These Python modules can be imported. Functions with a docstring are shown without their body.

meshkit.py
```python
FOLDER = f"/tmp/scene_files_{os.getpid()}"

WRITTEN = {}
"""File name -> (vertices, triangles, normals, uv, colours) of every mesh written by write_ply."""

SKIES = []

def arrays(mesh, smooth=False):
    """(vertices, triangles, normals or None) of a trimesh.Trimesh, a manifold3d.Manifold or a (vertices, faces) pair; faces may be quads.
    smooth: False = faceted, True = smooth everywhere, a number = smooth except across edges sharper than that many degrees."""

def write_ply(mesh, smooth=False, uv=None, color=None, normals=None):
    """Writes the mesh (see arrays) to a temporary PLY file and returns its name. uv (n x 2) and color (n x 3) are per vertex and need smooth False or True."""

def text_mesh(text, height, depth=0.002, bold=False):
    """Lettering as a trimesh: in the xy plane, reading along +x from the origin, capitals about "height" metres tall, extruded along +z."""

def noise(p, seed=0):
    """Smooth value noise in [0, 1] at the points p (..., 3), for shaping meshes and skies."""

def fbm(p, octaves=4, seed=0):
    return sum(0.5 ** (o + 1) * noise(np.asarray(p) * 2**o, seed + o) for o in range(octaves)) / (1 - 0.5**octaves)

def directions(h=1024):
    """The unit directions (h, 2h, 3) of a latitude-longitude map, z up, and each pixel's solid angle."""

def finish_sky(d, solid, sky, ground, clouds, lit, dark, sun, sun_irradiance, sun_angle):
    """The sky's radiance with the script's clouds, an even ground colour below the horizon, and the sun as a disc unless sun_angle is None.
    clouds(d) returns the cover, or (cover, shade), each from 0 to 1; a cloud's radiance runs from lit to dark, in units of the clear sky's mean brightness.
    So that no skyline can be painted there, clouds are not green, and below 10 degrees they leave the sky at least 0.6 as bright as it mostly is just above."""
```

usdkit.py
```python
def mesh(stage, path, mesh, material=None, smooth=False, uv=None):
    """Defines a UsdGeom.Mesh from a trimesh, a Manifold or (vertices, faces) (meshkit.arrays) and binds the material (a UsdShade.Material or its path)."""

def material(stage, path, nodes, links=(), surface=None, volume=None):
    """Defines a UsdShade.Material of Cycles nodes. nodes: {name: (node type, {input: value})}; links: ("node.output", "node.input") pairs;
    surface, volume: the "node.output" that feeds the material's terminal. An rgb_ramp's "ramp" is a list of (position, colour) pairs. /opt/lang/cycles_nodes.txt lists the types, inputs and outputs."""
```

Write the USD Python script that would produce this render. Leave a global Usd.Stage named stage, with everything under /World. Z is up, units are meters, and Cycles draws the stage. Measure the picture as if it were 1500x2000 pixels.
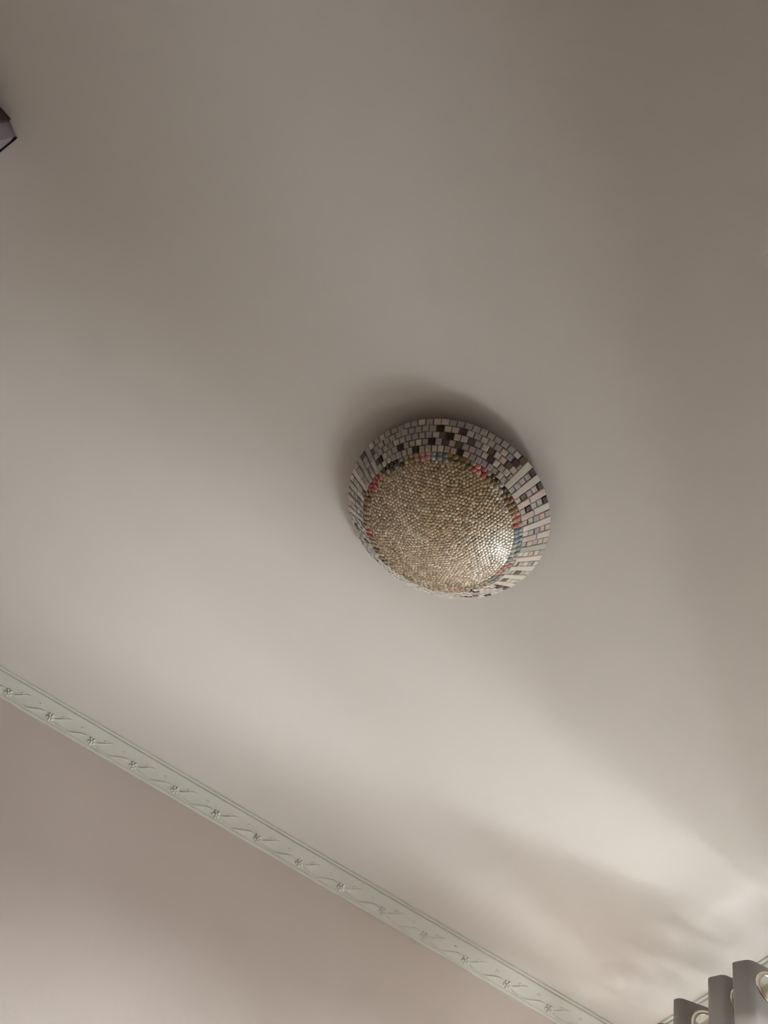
import math, random
import numpy as np, trimesh, manifold3d
from shapely.geometry import LineString, Polygon, box as sbox
import usdkit
from pxr import Usd, UsdGeom, UsdLux, UsdShade, Gf, Sdf

stage = Usd.Stage.CreateInMemory()
UsdGeom.SetStageUpAxis(stage, 'Z')
UsdGeom.SetStageMetersPerUnit(stage, 1.0)
UsdGeom.Xform.Define(stage, '/World')
UsdGeom.Scope.Define(stage, '/World/Looks')
rng = np.random.default_rng(7)
PI = math.pi

# ------------------------------------------------------------------ camera
# +X runs along the back wall towards the window wall, +Y towards the back wall
CAM_Z = 1.40
CEIL = 2.50
FPX = 1700.0                      # focal length in pixels of the 1500 x 2000 frame
s_ = FPX * FPX / 2418.0
d1 = np.array([.863, .505, 0.0]); d1 /= np.linalg.norm(d1)
zz = np.array([.505 * s_, -.863 * s_, FPX]); zz /= np.linalg.norm(zz)
d2 = np.cross(zz, d1)
R = np.stack([d1, d2, zz])        # image axes (right, down, forward) -> world
right, down, fwd = R[:, 0], R[:, 1], R[:, 2]
cam = UsdGeom.Camera.Define(stage, '/World/camera')
m = Gf.Matrix4d(1.0)
for i, v in enumerate((right, -down, -fwd)):
    m.SetRow(i, Gf.Vec4d(*map(float, v), 0.0))
m.SetRow(3, Gf.Vec4d(0, 0, CAM_Z, 1))
cam.AddTransformOp().Set(m)
cam.CreateHorizontalApertureAttr(36.0)
cam.CreateVerticalApertureAttr(48.0)
cam.CreateFocalLengthAttr(36.0 * FPX / 1500.0)
cam.CreateClippingRangeAttr(Gf.Vec2f(0.02, 1000.0))
cam.CreateExposureAttr(0.0)

# ------------------------------------------------------------------ daylight
def xform_to(prim, pos, aim, up=(0, 0, 1)):
    a = np.asarray(aim, float) - np.asarray(pos, float); a /= np.linalg.norm(a)
    x = np.cross(a, up); x /= np.linalg.norm(x)
    y = np.cross(x, a)
    mm = Gf.Matrix4d(1.0)
    for i, v in enumerate((x, y, -a)):
        mm.SetRow(i, Gf.Vec4d(*map(float, v), 0.0))
    mm.SetRow(3, Gf.Vec4d(*map(float, pos), 1))
    UsdGeom.Xformable(prim).AddTransformOp().Set(mm)

dome = UsdLux.DomeLight.Define(stage, '/World/sky')
dome.CreateIntensityAttr(0.8)
dome.CreateColorAttr(Gf.Vec3f(1.0, 0.98, 0.955))

sky = UsdLux.RectLight.Define(stage, '/World/sky_daylight')     # open sky in front of the window
sky.CreateWidthAttr(2.4); sky.CreateHeightAttr(1.4); sky.CreateIntensityAttr(215.0)
sky.CreateColorAttr(Gf.Vec3f(0.95, 0.975, 1.0))
xform_to(sky, (2.1, 0.8, 3.0), (1.0, 0.5, 1.7))
gnd = UsdLux.RectLight.Define(stage, '/World/ground_daylight')  # light thrown up by the open ground outside
gnd.CreateWidthAttr(2.2); gnd.CreateHeightAttr(1.6); gnd.CreateIntensityAttr(7.0)
gnd.CreateColorAttr(Gf.Vec3f(0.97, 0.985, 1.0))
xform_to(gnd, (2.42, -0.1, 1.05), (2.22, -0.1, 2.0))
fill_panel = UsdLux.RectLight.Define(stage, '/World/added_fill_panel')  # added unseen panel that brightens the ceiling and wall along the cornice
fill_panel.CreateWidthAttr(0.4); fill_panel.CreateHeightAttr(0.4); fill_panel.CreateIntensityAttr(80.0)
fill_panel.CreateColorAttr(Gf.Vec3f(0.97, 0.985, 1.0))
xform_to(fill_panel, (1.45, 1.50, 1.34), (1.25, 1.50, 2.0))
side = UsdLux.RectLight.Define(stage, '/World/added_side_panel')  # added unseen panel for the dome highlight and the right-hand ceiling streak
side.CreateWidthAttr(0.3); side.CreateHeightAttr(0.3); side.CreateIntensityAttr(60.0)
side.CreateColorAttr(Gf.Vec3f(0.96, 0.98, 1.0))
xform_to(side, (2.4, 1.78, 1.08), (1.7, 1.5, 1.7))
streak_panel = UsdLux.RectLight.Define(stage, '/World/added_streak_panel')  # added unseen panel that makes the bright core streak on the ceiling
streak_panel.CreateWidthAttr(0.28); streak_panel.CreateHeightAttr(2.0); streak_panel.CreateIntensityAttr(38.0)
streak_panel.CreateColorAttr(Gf.Vec3f(0.96, 0.98, 1.0))
xform_to(streak_panel, (2.4, 0.74, 1.10), (2.2, 0.74, 2.0))

# ------------------------------------------------------------------ helpers
def free(parent, name):
    p, k = f'{parent}/{name}', 0
    while stage.GetPrimAtPath(p):
        k += 1; p = f'{parent}/{name}_{k:03d}'
    return p
def tag(prim, label=None, cat=None, group=None, kind=None):
    for k, v in (('label', label), ('category', cat), ('group', group), ('kind', kind)):
        if v: prim.SetCustomDataByKey(k, v)
    return prim
def thing(name, label, cat, group=None, loc=(0, 0, 0), kind=None):
    x = UsdGeom.Xform.Define(stage, free('/World', name)); x.AddTranslateOp().Set(Gf.Vec3d(*map(float, loc)))
    return tag(x.GetPrim(), label, cat, group, kind)
def obj(name, mesh, mat, parent=None, smooth=False, **kw):
    up = str(parent.GetPath()) if parent else '/World'
    g = usdkit.mesh(stage, free(up, name), mesh, mat, smooth=smooth)
    return tag(g.GetPrim(), **kw)
def bx(x0, x1, y0, y1, z0, z1):
    b = trimesh.creation.box((x1 - x0, y1 - y0, z1 - z0)); b.apply_translation(((x0 + x1) / 2, (y0 + y1) / 2, (z0 + z1) / 2)); return b
def join(ms): return trimesh.util.concatenate(ms)
def lathe(profile, n=96):
    return trimesh.creation.revolve(np.asarray(profile, float), sections=n)
def tube(points, r, n=8, closed=False):
    p = np.asarray(points, float)
    t = np.gradient(p, axis=0); t /= np.linalg.norm(t, axis=1, keepdims=True)
    r = np.broadcast_to(r, (len(p),))
    a = np.cross(t, [0.31, 0.2, 0.93]); a /= np.linalg.norm(a, axis=1, keepdims=True)
    b = np.cross(t, a)
    q = np.arange(n) * 2 * PI / n
    v = p[:, None] + r[:, None, None] * (np.cos(q)[None, :, None] * a[:, None] + np.sin(q)[None, :, None] * b[:, None])
    f = []
    for i in range(len(p) - 1):
        for j in range(n):
            k = (j + 1) % n
            f += [[i * n + j, i * n + k, (i + 1) * n + k], [i * n + j, (i + 1) * n + k, (i + 1) * n + j]]
    v = np.vstack([v.reshape(-1, 3), p[:1], p[-1:]])
    for j in range(n):
        k = (j + 1) % n
        f += [[len(v) - 2, k, j], [len(v) - 1, (len(p) - 1) * n + j, (len(p) - 1) * n + k]]
    mm = trimesh.Trimesh(v, f, process=False)
    if mm.volume < 0: mm.invert()
    return mm

# ------------------------------------------------------------------ materials
def L(name): return f'/World/Looks/{name}'
def plain(name, col, rough=0.5, spec=0.5, metal=0.0, coat=0.0, bump=0.0, bscale=60.0, var=0.0, vscale=6.0, sheen=0.0):
    n = {'p': ('principled_bsdf', {'base_color': col, 'roughness': rough, 'specular_ior_level': spec, 'metallic': metal, 'coat_weight': coat, 'sheen_weight': sheen})}
    l = []
    if bump or var:
        n['g'] = ('geometry', {})
    if bump:
        n['nz'] = ('noise_texture', {'scale': bscale, 'detail': 4.0, 'roughness': 0.6}); n['b'] = ('bump', {'strength': bump, 'distance': 0.004})
        l += [('g.position', 'nz.vector'), ('nz.fac', 'b.height'), ('b.normal', 'p.normal')]
    if var:
        n['nv'] = ('noise_texture', {'scale': vscale, 'detail': 3.0})
        n['r'] = ('rgb_ramp', {'ramp': [(0.3, tuple(c * (1 - var) for c in col)), (0.7, tuple(min(1, c * (1 + var)) for c in col))]})
        l += [('g.position', 'nv.vector'), ('nv.fac', 'r.fac'), ('r.color', 'p.base_color')]
    return usdkit.material(stage, L(name), n, l, surface='p.BSDF')

M = {}
M['ceiling'] = plain('ceiling_paint', (.80, .75, .705), .75, .25, bump=.10, bscale=45, var=.012, vscale=1.5)
M['wall'] = plain('pink_wall_paint', (.76, .66, .61), .75, .25, bump=.10, bscale=60, var=.012, vscale=1.5)
M['cornice'] = plain('cornice_paint', (.79, .78, .71), .6, .3)
M['cornice_gap'] = plain('cornice_gap_filler', (.34, .33, .28), .9, .1)
M['floor'] = plain('floor_wood', (.36, .28, .21), .5, .4, var=.2, vscale=8)
M['frame'] = plain('window_frame_white', (.80, .80, .78), .35, .5)
usdkit.material(stage, L('curtain_cloth'), {'g': ('geometry', {}), 'nz': ('noise_texture', {'scale': 900.0, 'detail': 3.0}), 'b': ('bump', {'strength': .2, 'distance': .002}),
    'p': ('principled_bsdf', {'base_color': (.37, .35, .345), 'roughness': .45, 'sheen_weight': .2}), 't': ('translucent_bsdf', {'color': (.54, .50, .47)}), 'm': ('mix_closure', {'fac': .50})},
    [('g.position', 'nz.vector'), ('nz.fac', 'b.height'), ('b.normal', 'p.normal'), ('p.BSDF', 'm.closure1'), ('t.BSDF', 'm.closure2')], surface='m.closure')
M['curtain'] = L('curtain_cloth')
M['chrome'] = plain('eyelet_metal', (.72, .66, .55), .22, .5, metal=1.0)
M['pole'] = plain('cream_pole', (.72, .64, .47), .4, .5)
M['pan'] = plain('lamp_pan', (.55, .46, .42), .5, .4)
M['grout'] = plain('mosaic_grout', (.20, .17, .145), .8, .2, bump=.2, bscale=400)
M['dome'] = plain('dome_resin', (.30, .23, .15), .25, .5, coat=.4)
usdkit.material(stage, L('pane_glass'), {'t': ('transparent_bsdf', {'color': (.96, .98, .97)}), 'g': ('glossy_bsdf', {'roughness': 0.0, 'color': (1, 1, 1)}),
    'f': ('fresnel', {'IOR': 1.45}), 'm': ('mix_closure', {})}, [('f.fac', 'm.fac'), ('t.BSDF', 'm.closure1'), ('g.BSDF', 'm.closure2')], surface='m.closure')
M['glass'] = L('pane_glass')
# mosaic tile colours
TILE = {
    'white': (.60, .56, .50), 'cream': (.62, .53, .455), 'pinkish': (.56, .45, .415), 'grey': (.40, .385, .36), 'greygreen': (.43, .43, .365),
    'lavender': (.40, .36, .375), 'dark': (.055, .035, .032), 'purple': (.12, .065, .09), 'brown': (.20, .145, .11),
}
TILE = {k: tuple(min(.85, v * (1.0 if max(c) < .25 else 1.28)) for v in c) for k, c in TILE.items()}
for k, c in TILE.items(): M['tile_' + k] = plain('tile_' + k, c, .22, .5, coat=.3, var=.06, vscale=300)
BEAD = {'beige': (.46, .37, .255), 'gold': (.34, .23, .09), 'olive': (.20, .155, .075), 'red': (.58, .13, .12), 'pink': (.66, .29, .27), 'coral': (.64, .36, .25),
        'blue': (.33, .42, .45), 'slate': (.27, .28, .30), 'dark': (.07, .055, .04), 'white': (.62, .58, .50), 'grey': (.40, .36, .31), 'rose': (.45, .09, .13)}
for k, c in BEAD.items(): M['bead_' + k] = plain('bead_' + k, c, .15, .5, coat=.4)
usdkit.material(stage, L('beige_beads'), {
    'g': ('attribute', {'attribute': 'tone'}), 'geo': ('geometry', {}),
    # the clear resin over the beads follows the dome more than each bead
    'away': ('vector_math', {'math_type': 'subtract', 'vector2': (.0803, .7031, 2.5 - .055 + .204 * math.cos(math.asin(.1170 / .204)))}), 'unit': ('vector_math', {'math_type': 'normalize'}),
    'half': ('mix_vector', {'fac': .72}), 'coat': ('vector_math', {'math_type': 'normalize'}),
    'r': ('rgb_ramp', {'ramp': [(0, (.33, .22, .095)), (.2, (.45, .315, .155)), (.5, (.60, .43, .225)), (.75, (.68, .51, .285)), (.9, (.80, .68, .51)), (.94, (.80, .68, .51)), (.95, (.62, .31, .21)), (.97, (.62, .31, .21)), (.975, (.85, .78, .66)), (1, (.85, .78, .66))]}),
    'p': ('principled_bsdf', {'roughness': .3, 'specular_ior_level': .6, 'coat_weight': 1.0, 'coat_ior': 2.3, 'coat_roughness': .30})},
    [('g.fac', 'r.fac'), ('r.color', 'p.base_color'), ('geo.position', 'away.vector1'), ('away.vector', 'unit.vector1'), ('geo.normal', 'half.a'), ('unit.vector', 'half.b'), ('half.result', 'coat.vector1'), ('coat.vector', 'p.coat_normal')], surface='p.BSDF')
M['beads'] = L('beige_beads')
M['lilac'] = plain('lilac_plastic', (.33, .30, .36), .45, .5)
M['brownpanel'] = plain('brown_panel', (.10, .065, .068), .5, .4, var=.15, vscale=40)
M['black'] = plain('gap_shade_black', (.01, .009, .008), .8, .2)  # only for the strip that draws the shadow gap

# ------------------------------------------------------------------ room shell
X0, X1, Y0, Y1 = -3.6, 1.052, -3.0, 1.648
WALLX = 0.13                                                    # thickness of the window wall
WY0, WY1, WZ0, WZ1 = -0.45, 1.605, 1.20, 2.405                    # window opening
S = dict(kind='structure')
obj('ceiling', bx(X0 - .1, X1 + WALLX, Y0 - .1, Y1 + .1, CEIL, CEIL + .1), M['ceiling'], label='off-white painted ceiling that fills most of the picture', **S)
obj('floor', bx(X0 - .1, X1 + WALLX, Y0 - .1, Y1 + .1, -.1, 0), M['floor'], label='brown wooden floor of the room', **S)
obj('wall_back', bx(X0 - .1, X1 + WALLX, Y1, Y1 + .1, 0, CEIL), M['wall'], label='pale pink painted wall at lower left under the embossed cornice', **S)
obj('wall_left', bx(X0 - .1, X0, Y0, Y1, 0, CEIL), M['wall'], label='pale pink painted wall opposite the window', **S)
obj('wall_front', bx(X0 - .1, X1 + WALLX, Y0 - .1, Y0, 0, CEIL), M['wall'], label='pale pink painted wall behind the viewer', **S)
wr = bx(X1, X1 + WALLX, Y0, Y1, 0, CEIL)
wall_r = manifold3d.Manifold(manifold3d.Mesh(np.asarray(wr.vertices, np.float32), np.asarray(wr.faces, np.uint32)))
cut = bx(X1 - .1, X1 + WALLX + .1, WY0, WY1, WZ0, WZ1)
wall_r -= manifold3d.Manifold(manifold3d.Mesh(np.asarray(cut.vertices, np.float32), np.asarray(cut.faces, np.uint32)))
obj('wall_right', wall_r, M['wall'], label='window wall behind the grey eyelet curtains', **S)

# window: frame, mullion, two panes, sill
win = thing('window_1', 'white framed window behind the grey eyelet curtains', None, kind='structure')
fx0, fx1, t = X1 + .07, X1 + .11, .035
ym = (WY0 + WY1) / 2
obj('window_frame', join([bx(fx0, fx1, WY0, WY0 + t, WZ0, WZ1), bx(fx0, fx1, WY1 - t, WY1, WZ0, WZ1), bx(fx0, fx1, WY0 + t, WY1 - t, WZ0, WZ0 + t),
                          bx(fx0, fx1, WY0 + t, WY1 - t, WZ1 - t, WZ1)]), M['frame'], win)
obj('mullion', bx(fx0, fx1, ym - .02, ym + .02, WZ0 + t, WZ1 - t), M['frame'], win)
for a, b in ((WY0 + t, ym - .02), (ym + .02, WY1 - t)):
    obj('pane', bx(fx0 + .016, fx0 + .022, a, b, WZ0 + t, WZ1 - t), M['glass'], win)
obj('window_sill', bx(X1 - .03, fx0, WY0 + .001, WY1 - .001, WZ0 - .02, WZ0 + .012), M['frame'], win)

# ------------------------------------------------------------------ embossed cornice
CW = .040
def cornice_profile():
    """(a, b): a = distance from the wall on the ceiling side, b = drop under the ceiling."""
    p = [(0, 0), (CW, 0), (CW, .0035), (CW - .0022, .0048), (CW - .0040, .0050), (CW - .0044, .0012), (CW - .0070, .0012), (CW - .0076, .0062)]
    for q in np.linspace(0.06, 0.94, 12):                       # shallow belly between the two beads
        a, b = (CW - .0085) * (1 - q) + .0075 * q, .0070 * (1 - q) + (CW - .0060) * q
        k = .0015 * math.sin(PI * q)
        p.append((a - k * .7, b - k * .7))
    p += [(.0070, CW - .0045), (.0070, CW - .001), (.0058, CW), (0, CW)]
    return p
PROF = cornice_profile()
def cornice(axis, s0, s1):
    prof = Polygon(PROF)
    e = trimesh.creation.extrude_polygon(prof, abs(s1 - s0))
    v = e.vertices.copy()
    if axis == 'back': w = np.stack([s0 + v[:, 2], Y1 - v[:, 0], CEIL - v[:, 1]], 1)
    else: w = np.stack([X1 - v[:, 0], s0 + v[:, 2], CEIL - v[:, 1]], 1)
    c = trimesh.Trimesh(w, e.faces, process=False)
    if c.volume < 0: c.invert()
    return c
def relief_point(axis, s, q, lift=0.0):
    """Point on the sloping belly: q = 0 at the ceiling side, 1 at the wall side."""
    a, b = (CW - .0085) * (1 - q) + .0075 * q, .0070 * (1 - q) + (CW - .0060) * q
    k = .0015 * math.sin(PI * q) - lift
    a, b = a - k * .7, b - k * .7
    return (s, Y1 - a, CEIL - b) if axis == 'back' else (X1 - a, s, CEIL - b)
def blob(c, ex, ey, ez, axes):
    s = trimesh.creation.icosphere(1); v = s.vertices * [ex, ey, ez]
    return trimesh.Trimesh(np.asarray(c) + v @ axes, s.faces, process=False)
PERIOD = .1005
def motif(axis, parent, s, sg=1):
    sv = np.array([1, 0, 0.0]) if axis == 'back' else np.array([0, 1.0, 0])
    qa = np.array(relief_point(axis, s, .2)); qb = np.array(relief_point(axis, s, .8)); qv = (qb - qa) / np.linalg.norm(qb - qa)
    nv = np.cross(sv, qv); nv *= np.sign(nv @ np.array([0, 0, -1.0])) 
    axes = np.stack([sv, qv, nv])
    c = np.array(relief_point(axis, s, .80))
    fl = [blob(c + nv * .0012, .0026, .0026, .0030, axes)]
    for k in range(5):
        a = k * 2 * PI / 5 + .3
        d = .0056
        ax = np.stack([math.cos(a) * sv + math.sin(a) * qv, -math.sin(a) * sv + math.cos(a) * qv, nv])
        fl.append(blob(c + d * (math.cos(a) * sv + math.sin(a) * qv),   .0036, .0028, .0026, ax))
    obj('flower', join(fl), M['cornice'], parent, smooth=True)
    sc = []
    def sweep(pts, r0, r1):
        P = np.array([relief_point(axis, s + sg * a, q, .0004) for a, q in pts])
        tt = np.linspace(0, 1, len(P)); u = np.linspace(0, 1, 14)
        from scipy.interpolate import CubicSpline
        P = CubicSpline(tt, P)(u)
        r = r0 + (r1 - r0) * u; r = r * np.minimum(1, np.minimum(u * 6 + .25, (1 - u) * 6 + .25))
        return tube(P, r, 6)
    sc.append(sweep([(-.060, 1.0), (-.045, .93), (-.028, .74), (-.010, .70)], .0013, .0020))
    sc.append(sweep([(.010, .74), (.022, .62), (.032, .44), (.044, .34)], .0018, .0010))
    sc.append(sweep([(.012, .86), (.024, .96), (.040, .98)], .0014, .0009))
    sc.append(blob(np.array(relief_point(axis, s + sg * .026, .42)), .0050, .0024, .0014, axes))
    sc.append(blob(np.array(relief_point(axis, s - sg * .030, .42)), .0046, .0022, .0013, axes))
    obj('scroll', join(sc), M['cornice'], parent, smooth=True)
tr = thing('trim_1', 'pale green embossed cornice with small flowers above the pink wall', None, kind='structure')
obj('moulding', cornice('back', X0, X1), M['cornice'], tr, smooth=25)
# flower pitch read along the cornice
k0 = -.486
for k in range(-1, 15):
    if k0 + k * PERIOD < X1 - .09: motif('back', tr, k0 + k * PERIOD)
tr2 = thing('trim_2', 'pale green embossed cornice above the window behind the curtains', None, kind='structure')
obj('moulding', cornice('right', Y0, Y1 - CW), M['cornice'], tr2, smooth=25)
for k in range(6): motif('right', tr2, Y1 - .10 - k * PERIOD, -1)

# ------------------------------------------------------------------ curtains on a cream pole
PX, PZ, PR = .978, 2.395, .0125
HEAD = 2.4345
pole = thing('curtain_pole', 'cream curtain pole threaded through the eyelets of the grey curtains', 'curtain pole')
PA, PB = -.62, 1.560
c = trimesh.creation.cylinder(PR, PB - PA, sections=32); c.apply_transform(trimesh.transformations.rotation_matrix(PI / 2, (1, 0, 0))); c.apply_translation((PX, (PA + PB) / 2, PZ))
obj('rod', c, M['pole'], pole, smooth=30)
for y, sg in ((PB, 1), (PA, -1)):
    f = trimesh.creation.icosphere(3, .022); f.apply_scale((1, 1.1, 1)); f.apply_translation((PX, y + sg * .018, PZ)); obj('finial', f, M['pole'], pole, smooth=True)
for y in (PB - .03, PA + .03):
    arm = trimesh.creation.cylinder(.007, X1 - PX - PR, sections=16); arm.apply_transform(trimesh.transformations.rotation_matrix(PI / 2, (0, 1, 0))); arm.apply_translation(((X1 + PX + PR) / 2, y, PZ))
    pl = trimesh.creation.cylinder(.022, .006, sections=24); pl.apply_transform(trimesh.transformations.rotation_matrix(PI / 2, (0, 1, 0))); pl.apply_translation((X1 - .003, y, PZ))
    ring = trimesh.creation.annulus(PR, PR + .004, .014, sections=24); ring.apply_transform(trimesh.transformations.rotation_matrix(PI / 2, (1, 0, 0))); ring.apply_translation((PX, y, PZ))
    obj('bracket', join([arm, pl, ring]), M['pole'], pole, smooth=30)

def to_man(t): return manifold3d.Manifold(manifold3d.Mesh(np.asarray(t.vertices, np.float32), np.asarray(t.faces, np.uint32)))
def make_curtain(label, pts, z0=.04, light_swing=None):
    """pts: plan control points (x, y) of the cloth's line, crests and valleys; sides between them stay straight."""
    t_ = thing('curtain', label, 'curtain')
    P = np.asarray(pts, float)
    # round the corners with quadratic arcs
    out = [P[0]]
    for a, b, c_ in zip(P[:-2], P[1:-1], P[2:]):
        ra = min(.009, .45 * np.linalg.norm(a - b)); rc = min(.009, .45 * np.linalg.norm(c_ - b))
        p0 = b + (a - b) / np.linalg.norm(a - b) * ra; p1 = b + (c_ - b) / np.linalg.norm(c_ - b) * rc
        for u in np.linspace(0, 1, 9): out.append((1 - u) ** 2 * p0 + 2 * u * (1 - u) * b + u * u * p1)
    out.append(P[-1])
    cloth = LineString(out).buffer(.0012, cap_style=2, join_style=1, quad_segs=3)
    e = trimesh.creation.extrude_polygon(cloth, HEAD - z0); e.apply_translation((0, 0, z0))
    man = manifold3d.Manifold.extrude(manifold3d.CrossSection([np.asarray(cloth.exterior.coords)[:-1]] + [np.asarray(h.coords)[:-1] for h in cloth.interiors], manifold3d.FillRule.EvenOdd), HEAD - z0, n_divisions=60).translate((0, 0, z0))
    rings = []
    for a, b in zip(P[:-1], P[1:]):
        lo, hi = sorted((a[0], b[0]))
        if not (lo < PX - .012 and hi > PX + .012): continue
        u = (PX - a[0]) / (b[0] - a[0]); c0 = np.array([*(a + (b - a) * u), PZ + .003])
        d = (b - a) / np.linalg.norm(b - a); n = np.array([-d[1], d[0], 0])
        T = np.eye(4); T[:3, 0] = [d[0], d[1], 0]; T[:3, 1] = [0, 0, 1]; T[:3, 2] = np.cross(T[:3, 0], T[:3, 1]); T[:3, 3] = c0
        hole = trimesh.creation.cylinder(.0225, .012, sections=40); hole.apply_transform(T); man -= to_man(hole)
        prof = [(.0215 + .0048 * (1 - math.cos(q)) / 2 * 2 * .9, .0032 * math.sin(q)) for q in np.linspace(0, -2 * PI, 17)]
        rg = lathe(prof, 48); rg.apply_transform(T)
        if rg.volume < 0: rg.invert()
        rings.append(rg)
    if light_swing:                                                      # unseen free edge shaped aside below the heading so daylight reaches the lamp
        y_fix, amount = light_swing
        def swing(v):
            v = np.array(v); d = np.clip((HEAD - .06 - v[:, 2]) / .8, 0, 1)
            k = 1 - amount * np.sin(d * PI / 2) + amount * .35 * np.clip((1.2 - v[:, 2]) / 1.2, 0, 1)
            v[:, 1] = y_fix + (v[:, 1] - y_fix) * k
            return v
        man = man.warp_batch(swing)
    obj('cloth', man, M['curtain'], t_, smooth=35)
    for rg in rings: obj('eyelet', rg, M['chrome'], t_, smooth=40)
    return t_
CR = .926; VA = 1.018
curtA = make_curtain('grey eyelet curtain gathered in folds at the lower right corner',
    [(1.000, 1.480), (.962, 1.462), (.950, 1.436), (VA, 1.400), (VA, 1.385), (CR, 1.356), (.931, 1.340), (VA, 1.312), (VA, 1.292), (CR, 1.254), (.938, 1.222), (VA, 1.216), (VA, 1.204), (CR, 1.187), (.940, 1.155), (1.022, 1.147)])
curtB = make_curtain('grey eyelet curtain beyond the right edge across the window gap',
    [(VA, 1.025), (CR, 1.008), (VA, .975)] + [((CR, VA)[k % 2], .935 - .055 * k) for k in range(28)], light_swing=(-.56, .18))

# ------------------------------------------------------------------ mosaic ceiling lamp
LC = np.array([.0803, .7031, CEIL])
Z0, Z1, RO, RI = .021, .055, .1521, .1170
CAPR, CAPA = .204, math.asin(RI / .204)
lamp = thing('ceiling_lamp', 'round mosaic ceiling lamp with beige beaded dome and grey tiled rim', 'lamp', loc=LC)
obj('mounting_pan', lathe([(0, 0), (.118, 0), (.120, -.002), (.120, -Z0 - .010), (.117, -Z0 - .013), (0, -Z0 - .013)]), M['pan'], lamp, smooth=30)
th = .004
obj('rim_band', lathe([(RI - .004, -Z1 + .005), (RO - .007, -Z0 + .0005), (RO, -Z0 + .0005), (RO, -Z0 - .001), (RI, -Z1), (RI - .004, -Z1), (RI - .004, -Z1 + .005)][::-1]), M['grout'], lamp, smooth=20)
cap = [(CAPR * math.sin(a), -(Z1 + CAPR * (math.cos(a) - math.cos(CAPA)))) for a in np.linspace(0, CAPA, 40)]
capin = [(r * .975, z + .003) for r, z in cap][::-1]
dm = lathe(cap + capin); 
if dm.volume < 0: dm.invert()
obj('dome', dm, M['dome'], lamp, smooth=30)

slope_len = math.hypot(RO - RI, Z1 - Z0)
nb = np.array([Z1 - Z0, -(RO - RI)]) / slope_len                 # band normal in (r, z)
def band(theta, u, lift):
    r = RO + (RI - RO) * u + nb[0] * lift; z = -Z0 - (Z1 - Z0) * u + nb[1] * lift
    return np.array([r * math.cos(theta), r * math.sin(theta), z])
def tile_mesh(t0, t1, u0, u1, hgt):
    g, bev = .0005, .0009
    rm = RO + (RI - RO) * (u0 + u1) / 2
    ga, gu = g / rm, g / slope_len; ba, bu = bev / rm, bev / slope_len
    v = []
    for dt, du, l in ((ga, gu, -.0005), (ga, gu, hgt - .0007), (ga + ba, gu + bu, hgt)):
        for a, b in ((t0 + dt, u0 + du), (t1 - dt, u0 + du), (t1 - dt, u1 - du), (t0 + dt, u1 - du)): v.append(band(a, b, l))
    f = []
    for k in range(2):
        for j in range(4):
            i = (j + 1) % 4; f += [[k * 4 + j, k * 4 + i, k * 4 + 4 + i], [k * 4 + j, k * 4 + 4 + i, k * 4 + 4 + j]]
    f += [[8, 9, 10], [8, 10, 11], [0, 2, 1], [0, 3, 2]]
    mm = trimesh.Trimesh(v, f, process=False)
    if mm.volume < 0: mm.invert()
    return mm
tiles = []                                                       # (size seen, mesh, colour)
NCOL, ROWS = 84, 5
view = np.array([0, 0, CAM_Z]) - LC
def pick(w):
    names = list(w); p = np.array([w[n] for n in names], float); return names[rng.choice(len(names), p=p / p.sum())]
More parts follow.
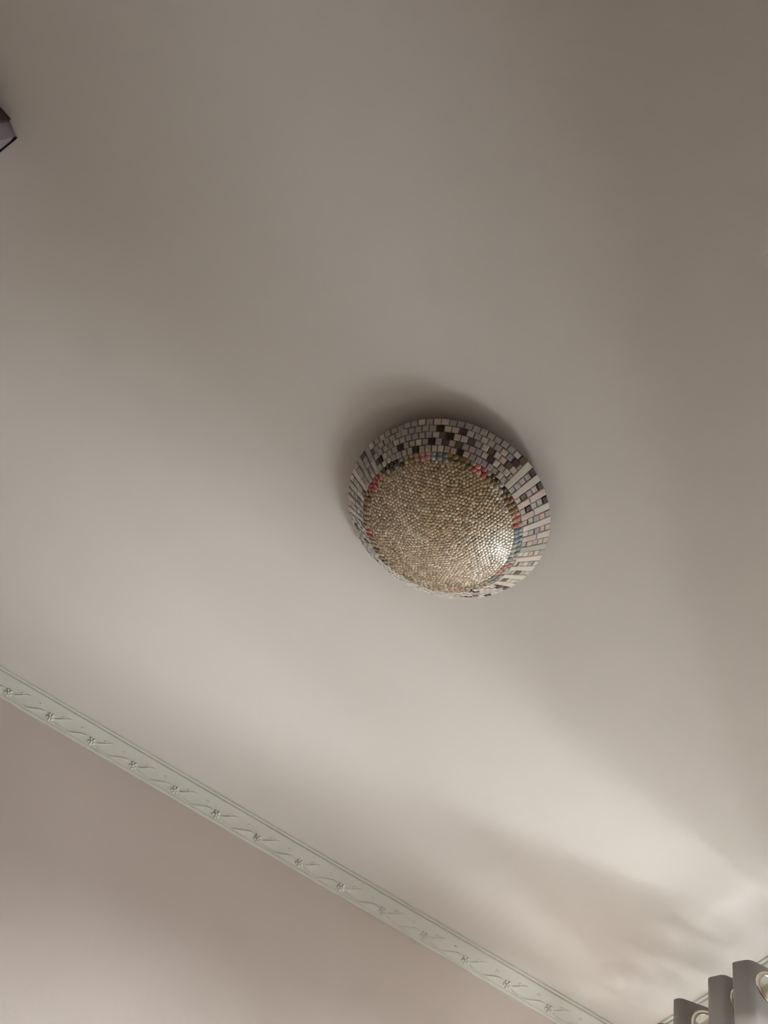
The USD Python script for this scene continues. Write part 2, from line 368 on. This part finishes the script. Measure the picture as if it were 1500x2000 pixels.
def put(t0, t1, u0, u1, w, hgt=None):
    c0 = band((t0 + t1) / 2, (u0 + u1) / 2, .002); a = (t0 + t1) / 2
    n = np.array([math.cos(a) * nb[0], math.sin(a) * nb[0], nb[1]])
    d = view - c0; seen = (n @ d) / np.linalg.norm(d)
    tiles.append((seen, tile_mesh(t0, t1, u0, u1, hgt or .0022 + rng.uniform(-.0006, .0008)), pick(w)))
GEN = dict(white=3, cream=2.2, pinkish=1.3, grey=2.2, greygreen=2.2, lavender=1.4, dark=1.2, purple=.6, brown=.9)
SQ = dict(white=2, grey=2.6, greygreen=2.2, lavender=2.2, pinkish=1, dark=.7, purple=.5, brown=.6)
LEFT = dict(white=1.4, grey=2.4, greygreen=3.4, lavender=1.1, dark=.5, brown=.5)
dth = 2 * PI / NCOL
for i in range(NCOL):
    a = i * dth; deg = math.degrees(a)
    in_right = deg > 290 or deg < 20
    in_left = 140 < deg < 190
    if in_right and i % 2 == 0:                                  # long plain strips across the band
        n = rng.choice([1, 2]) if rng.random() < .55 else 1
        e = [0, 1] if n == 1 else [0, rng.uniform(.4, .6), 1]
        for u0, u1 in zip(e[:-1], e[1:]): put(a - .08 * dth, a + 1.02 * dth, u0, u1, dict(cream=3, pinkish=1.6, white=1.5, greygreen=.6), .0028)
        continue
    if in_left and i % 2 == 0:
        for u0, u1 in ((0, .52), (.52, 1)): put(a, a + dth * .98, u0, u1, dict(white=2, greygreen=3, grey=2, pinkish=.6))
        continue
    for r in range(ROWS):
        off = 0 if (in_right or in_left) else (r % 2) * .5 * dth
        j0, j1 = rng.uniform(-.06, .06, 2) * dth
        ju = rng.uniform(-.02, .02, 2)
        w = LEFT if 120 < deg < 235 else (SQ if in_right else GEN)
        put(a + off + j0 * .5, a + off + dth + j1 * .5 - .02 * dth, r / ROWS + ju[0] * .5 + (.01 if r == 0 else 0), (r + 1) / ROWS + ju[1] * .5, w)
order = sorted(range(len(tiles)), key=lambda k: -tiles[k][0])
for k in order[:300]: obj('mosaic_tile', tiles[k][1], M['tile_' + tiles[k][2]], lamp)
rest = order[300:]
if rest:
    obj('small_tiles', join([tiles[k][1] for k in rest]), M['tile_white'], lamp, kind='stuff', label='mosaic tiles on the far side of the rim')

def cap_frame(theta, phi):
    n = np.array([math.sin(phi) * math.cos(theta), math.sin(phi) * math.sin(theta), -math.cos(phi)])
    p = n * CAPR + np.array([0, 0, CAPR * math.cos(CAPA) - Z1])
    t1_ = np.array([-math.sin(theta), math.cos(theta), 0]); t2_ = np.cross(n, t1_)
    return p, np.stack([t1_, t2_, n])
def lens(nseg=8):
    v = []; rings = ((1.0, -.12), (.93, .25), (.66, .55), (.3, .72))
    for r, z in rings:
        for j in range(nseg): v.append((r * math.cos(2 * PI * j / nseg), r * math.sin(2 * PI * j / nseg), z))
    v.append((0, 0, .76)); f = []
    for k in range(len(rings) - 1):
        for j in range(nseg):
            i = (j + 1) % nseg; f += [[k * nseg + j, k * nseg + i, (k + 1) * nseg + i], [k * nseg + j, (k + 1) * nseg + i, (k + 1) * nseg + j]]
    for j in range(nseg): f.append([(len(rings) - 1) * nseg + j, (len(rings) - 1) * nseg + (j + 1) % nseg, len(v) - 1])
    return np.array(v), np.array(f)
LV, LF = lens()
def bead_mesh(theta, phi, ra, rb, hgt, tilt=.1, spin=None):
    p, ax = cap_frame(theta, phi)
    q = rng.uniform(0, 2 * PI) if spin is None else spin
    tx, ty = rng.normal(0, tilt, 2)
    Rz = trimesh.transformations.euler_matrix(tx, ty, q)[:3, :3]
    return (LV * [ra, rb, hgt]) @ Rz.T @ ax + p
# junction rings of coloured glass pieces
CL = [(230, 7, ['coral', 'pink', 'rose', 'pink']), (243, 6, ['slate', 'slate', 'blue']), (257, 8, ['gold', 'olive', 'gold']), (272, 6, ['red', 'pink', 'red', 'rose']),
      (283, 4, ['olive', 'dark', 'gold']), (291, 5, ['dark', 'slate', 'dark', 'white']), (301, 4, ['olive', 'rose', 'olive']), (308, 4, ['gold', 'gold', 'olive']),
      (318, 6, ['pink', 'red', 'pink', 'coral']), (334, 8, ['blue', 'blue', 'white', 'blue']), (350, 7, ['white', 'white', 'blue']), (5, 6, ['pink', 'white', 'pink']),
      (16, 6, ['slate', 'grey', 'slate']), (50, 6, ['coral', 'beige', 'coral']), (137, 5, ['pink', 'red', 'pink']), (184, 8, ['red', 'rose', 'pink', 'red']), (170, 4, ['gold', 'olive']),
      (205, 9, ['dark', 'slate', 'grey']), (218, 6, ['gold', 'olive', 'beige'])]
def accent(deg):
    for c0, w, cols in CL:
        if abs((deg - c0 + 180) % 360 - 180) < w: return cols[rng.integers(len(cols))]
    return pick(dict(beige=5, gold=1.2, grey=1, olive=.4, white=.6))
for row, n in ((0, 88), (1, 84)):
    phi = CAPA - .010 - row * .034
    for i in range(n):
        a = (i + .5 * row + rng.uniform(-.15, .15)) * 2 * PI / n
        col = accent(math.degrees(a))
        sc = .0044
        v = bead_mesh(a, phi + rng.uniform(-.004, .004), sc * rng.uniform(.9, 1.1), sc * rng.uniform(.85, 1.05), .0030, .14)
        obj('accent_bead', trimesh.Trimesh(v, LF, process=False), M['bead_' + col], lamp, smooth=True)
# small beige beads over the dome, loosely packed
from scipy.spatial import cKDTree
def scatter(count, gap):
    """Random points on the cap no closer than the gap (dart throwing), then relaxed a little."""
    zmin = math.cos(CAPA - .068)
    def ball(k):
        cz = 1 - rng.random(k) * (1 - zmin); a = rng.random(k) * 2 * PI; sn = np.sqrt(1 - cz * cz)
        return np.stack([sn * np.cos(a), sn * np.sin(a), cz], 1)
    P = ball(count)
    for _ in range(150):
        t = cKDTree(P); dist, idx = t.query(P, k=7)
        push = np.zeros_like(P)
        for k in range(1, 7):
            d = P - P[idx[:, k]]; l = dist[:, k:k + 1] + 1e-9
            push += d / l * np.clip(gap - l, 0, None) * .22
        P = P + push; P /= np.linalg.norm(P, axis=1, keepdims=True)
        P[:, 2] = np.maximum(P[:, 2], zmin); sn = np.sqrt(1 - P[:, 2] ** 2); P[:, :2] *= (sn / (np.linalg.norm(P[:, :2], axis=1) + 1e-12))[:, None]
    return [(math.atan2(y, x), math.acos(min(1, z))) for x, y, z in P]
pts = scatter(1600, .0057 / CAPR)
V, F = [], []
for i, (a, phi) in enumerate(pts):
    j = .00015 / CAPR
    ph = abs(phi + rng.normal(0, j)); aa = a + rng.normal(0, j) / max(math.sin(ph), .02)
    r = .00275 * rng.uniform(.82, 1.08)
    v = bead_mesh(aa, ph, r * rng.uniform(.92, 1.1), r, r * .52, .13)
    F.append(LF + len(LV) * i); V.append(v)
beads = obj('glass_beads', trimesh.Trimesh(np.vstack(V), np.vstack(F), process=False), M['beads'], lamp, smooth=True, kind='stuff', label='small beige glass beads covering the dome')
UsdGeom.PrimvarsAPI(beads).CreatePrimvar('tone', Sdf.ValueTypeNames.FloatArray, 'vertex').Set([float(t) for t in np.repeat(rng.random(len(pts)), len(LV))])

# ------------------------------------------------------------------ fixture at the left edge
FX = np.array([-.7100, .5330])
fxt = thing('ceiling_fixture', 'pale lilac boxy fixture with dark brown end on the ceiling at the left edge', 'ceiling fixture', loc=(FX[0] - .002, FX[1] - .001, CEIL))
fa, fb = np.array([-.7150, .5250]) - FX, np.array([-.7020, .5405]) - FX
fc = fb + .20 * np.array([-.56, .83]); fd = fc + .15 * np.array([-.93, -.37]); fe = fa + .15 * np.array([-.93, -.37])
def layer(p0, p1, z0, z1):
    """Solid between two outlines of equal vertex count."""
    def ring(p, n=80): return np.array([p.exterior.interpolate(k / n, normalized=True).coords[0] for k in range(n)])
    a, b = ring(p0), ring(p1); n = len(a)
    v = np.vstack([np.c_[a, np.full(n, z0)], np.c_[b, np.full(n, z1)], [[*a.mean(0), z0], [*b.mean(0), z1]]]); f = []
    for j in range(n):
        i = (j + 1) % n; f += [[j, i, n + i], [j, n + i, n + j], [2 * n, i, j], [2 * n + 1, n + j, n + i]]
    mm = trimesh.Trimesh(v, f, process=False)
    if mm.volume < 0: mm.invert()
    return mm
foot = Polygon([fa, fb, fc, fd, fe]).buffer(-.004).buffer(.004, quad_segs=5)
obj('body', layer(foot, foot, 0, -.066), M['lilac'], fxt, smooth=40)
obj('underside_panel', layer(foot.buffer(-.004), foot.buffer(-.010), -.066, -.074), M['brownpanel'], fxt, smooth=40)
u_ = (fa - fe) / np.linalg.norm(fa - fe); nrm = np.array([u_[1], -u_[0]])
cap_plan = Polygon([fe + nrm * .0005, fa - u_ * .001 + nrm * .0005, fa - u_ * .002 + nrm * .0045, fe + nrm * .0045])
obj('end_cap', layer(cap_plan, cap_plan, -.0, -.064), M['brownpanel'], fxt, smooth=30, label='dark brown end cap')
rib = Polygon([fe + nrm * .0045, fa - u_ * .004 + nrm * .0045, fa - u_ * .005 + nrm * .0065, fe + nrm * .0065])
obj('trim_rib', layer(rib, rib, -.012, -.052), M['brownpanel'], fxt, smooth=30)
shade_line = LineString([fb + .001 * np.array([-.2, -.9]), fb, fc]).buffer(.0016, cap_style=1)
obj('shade_strip', layer(shade_line, shade_line, 0, -.0045), M['black'], fxt, smooth=30, label='black strip standing for the shadow gap against the ceiling')  # dark strip put in as the shadow between fixture and ceiling
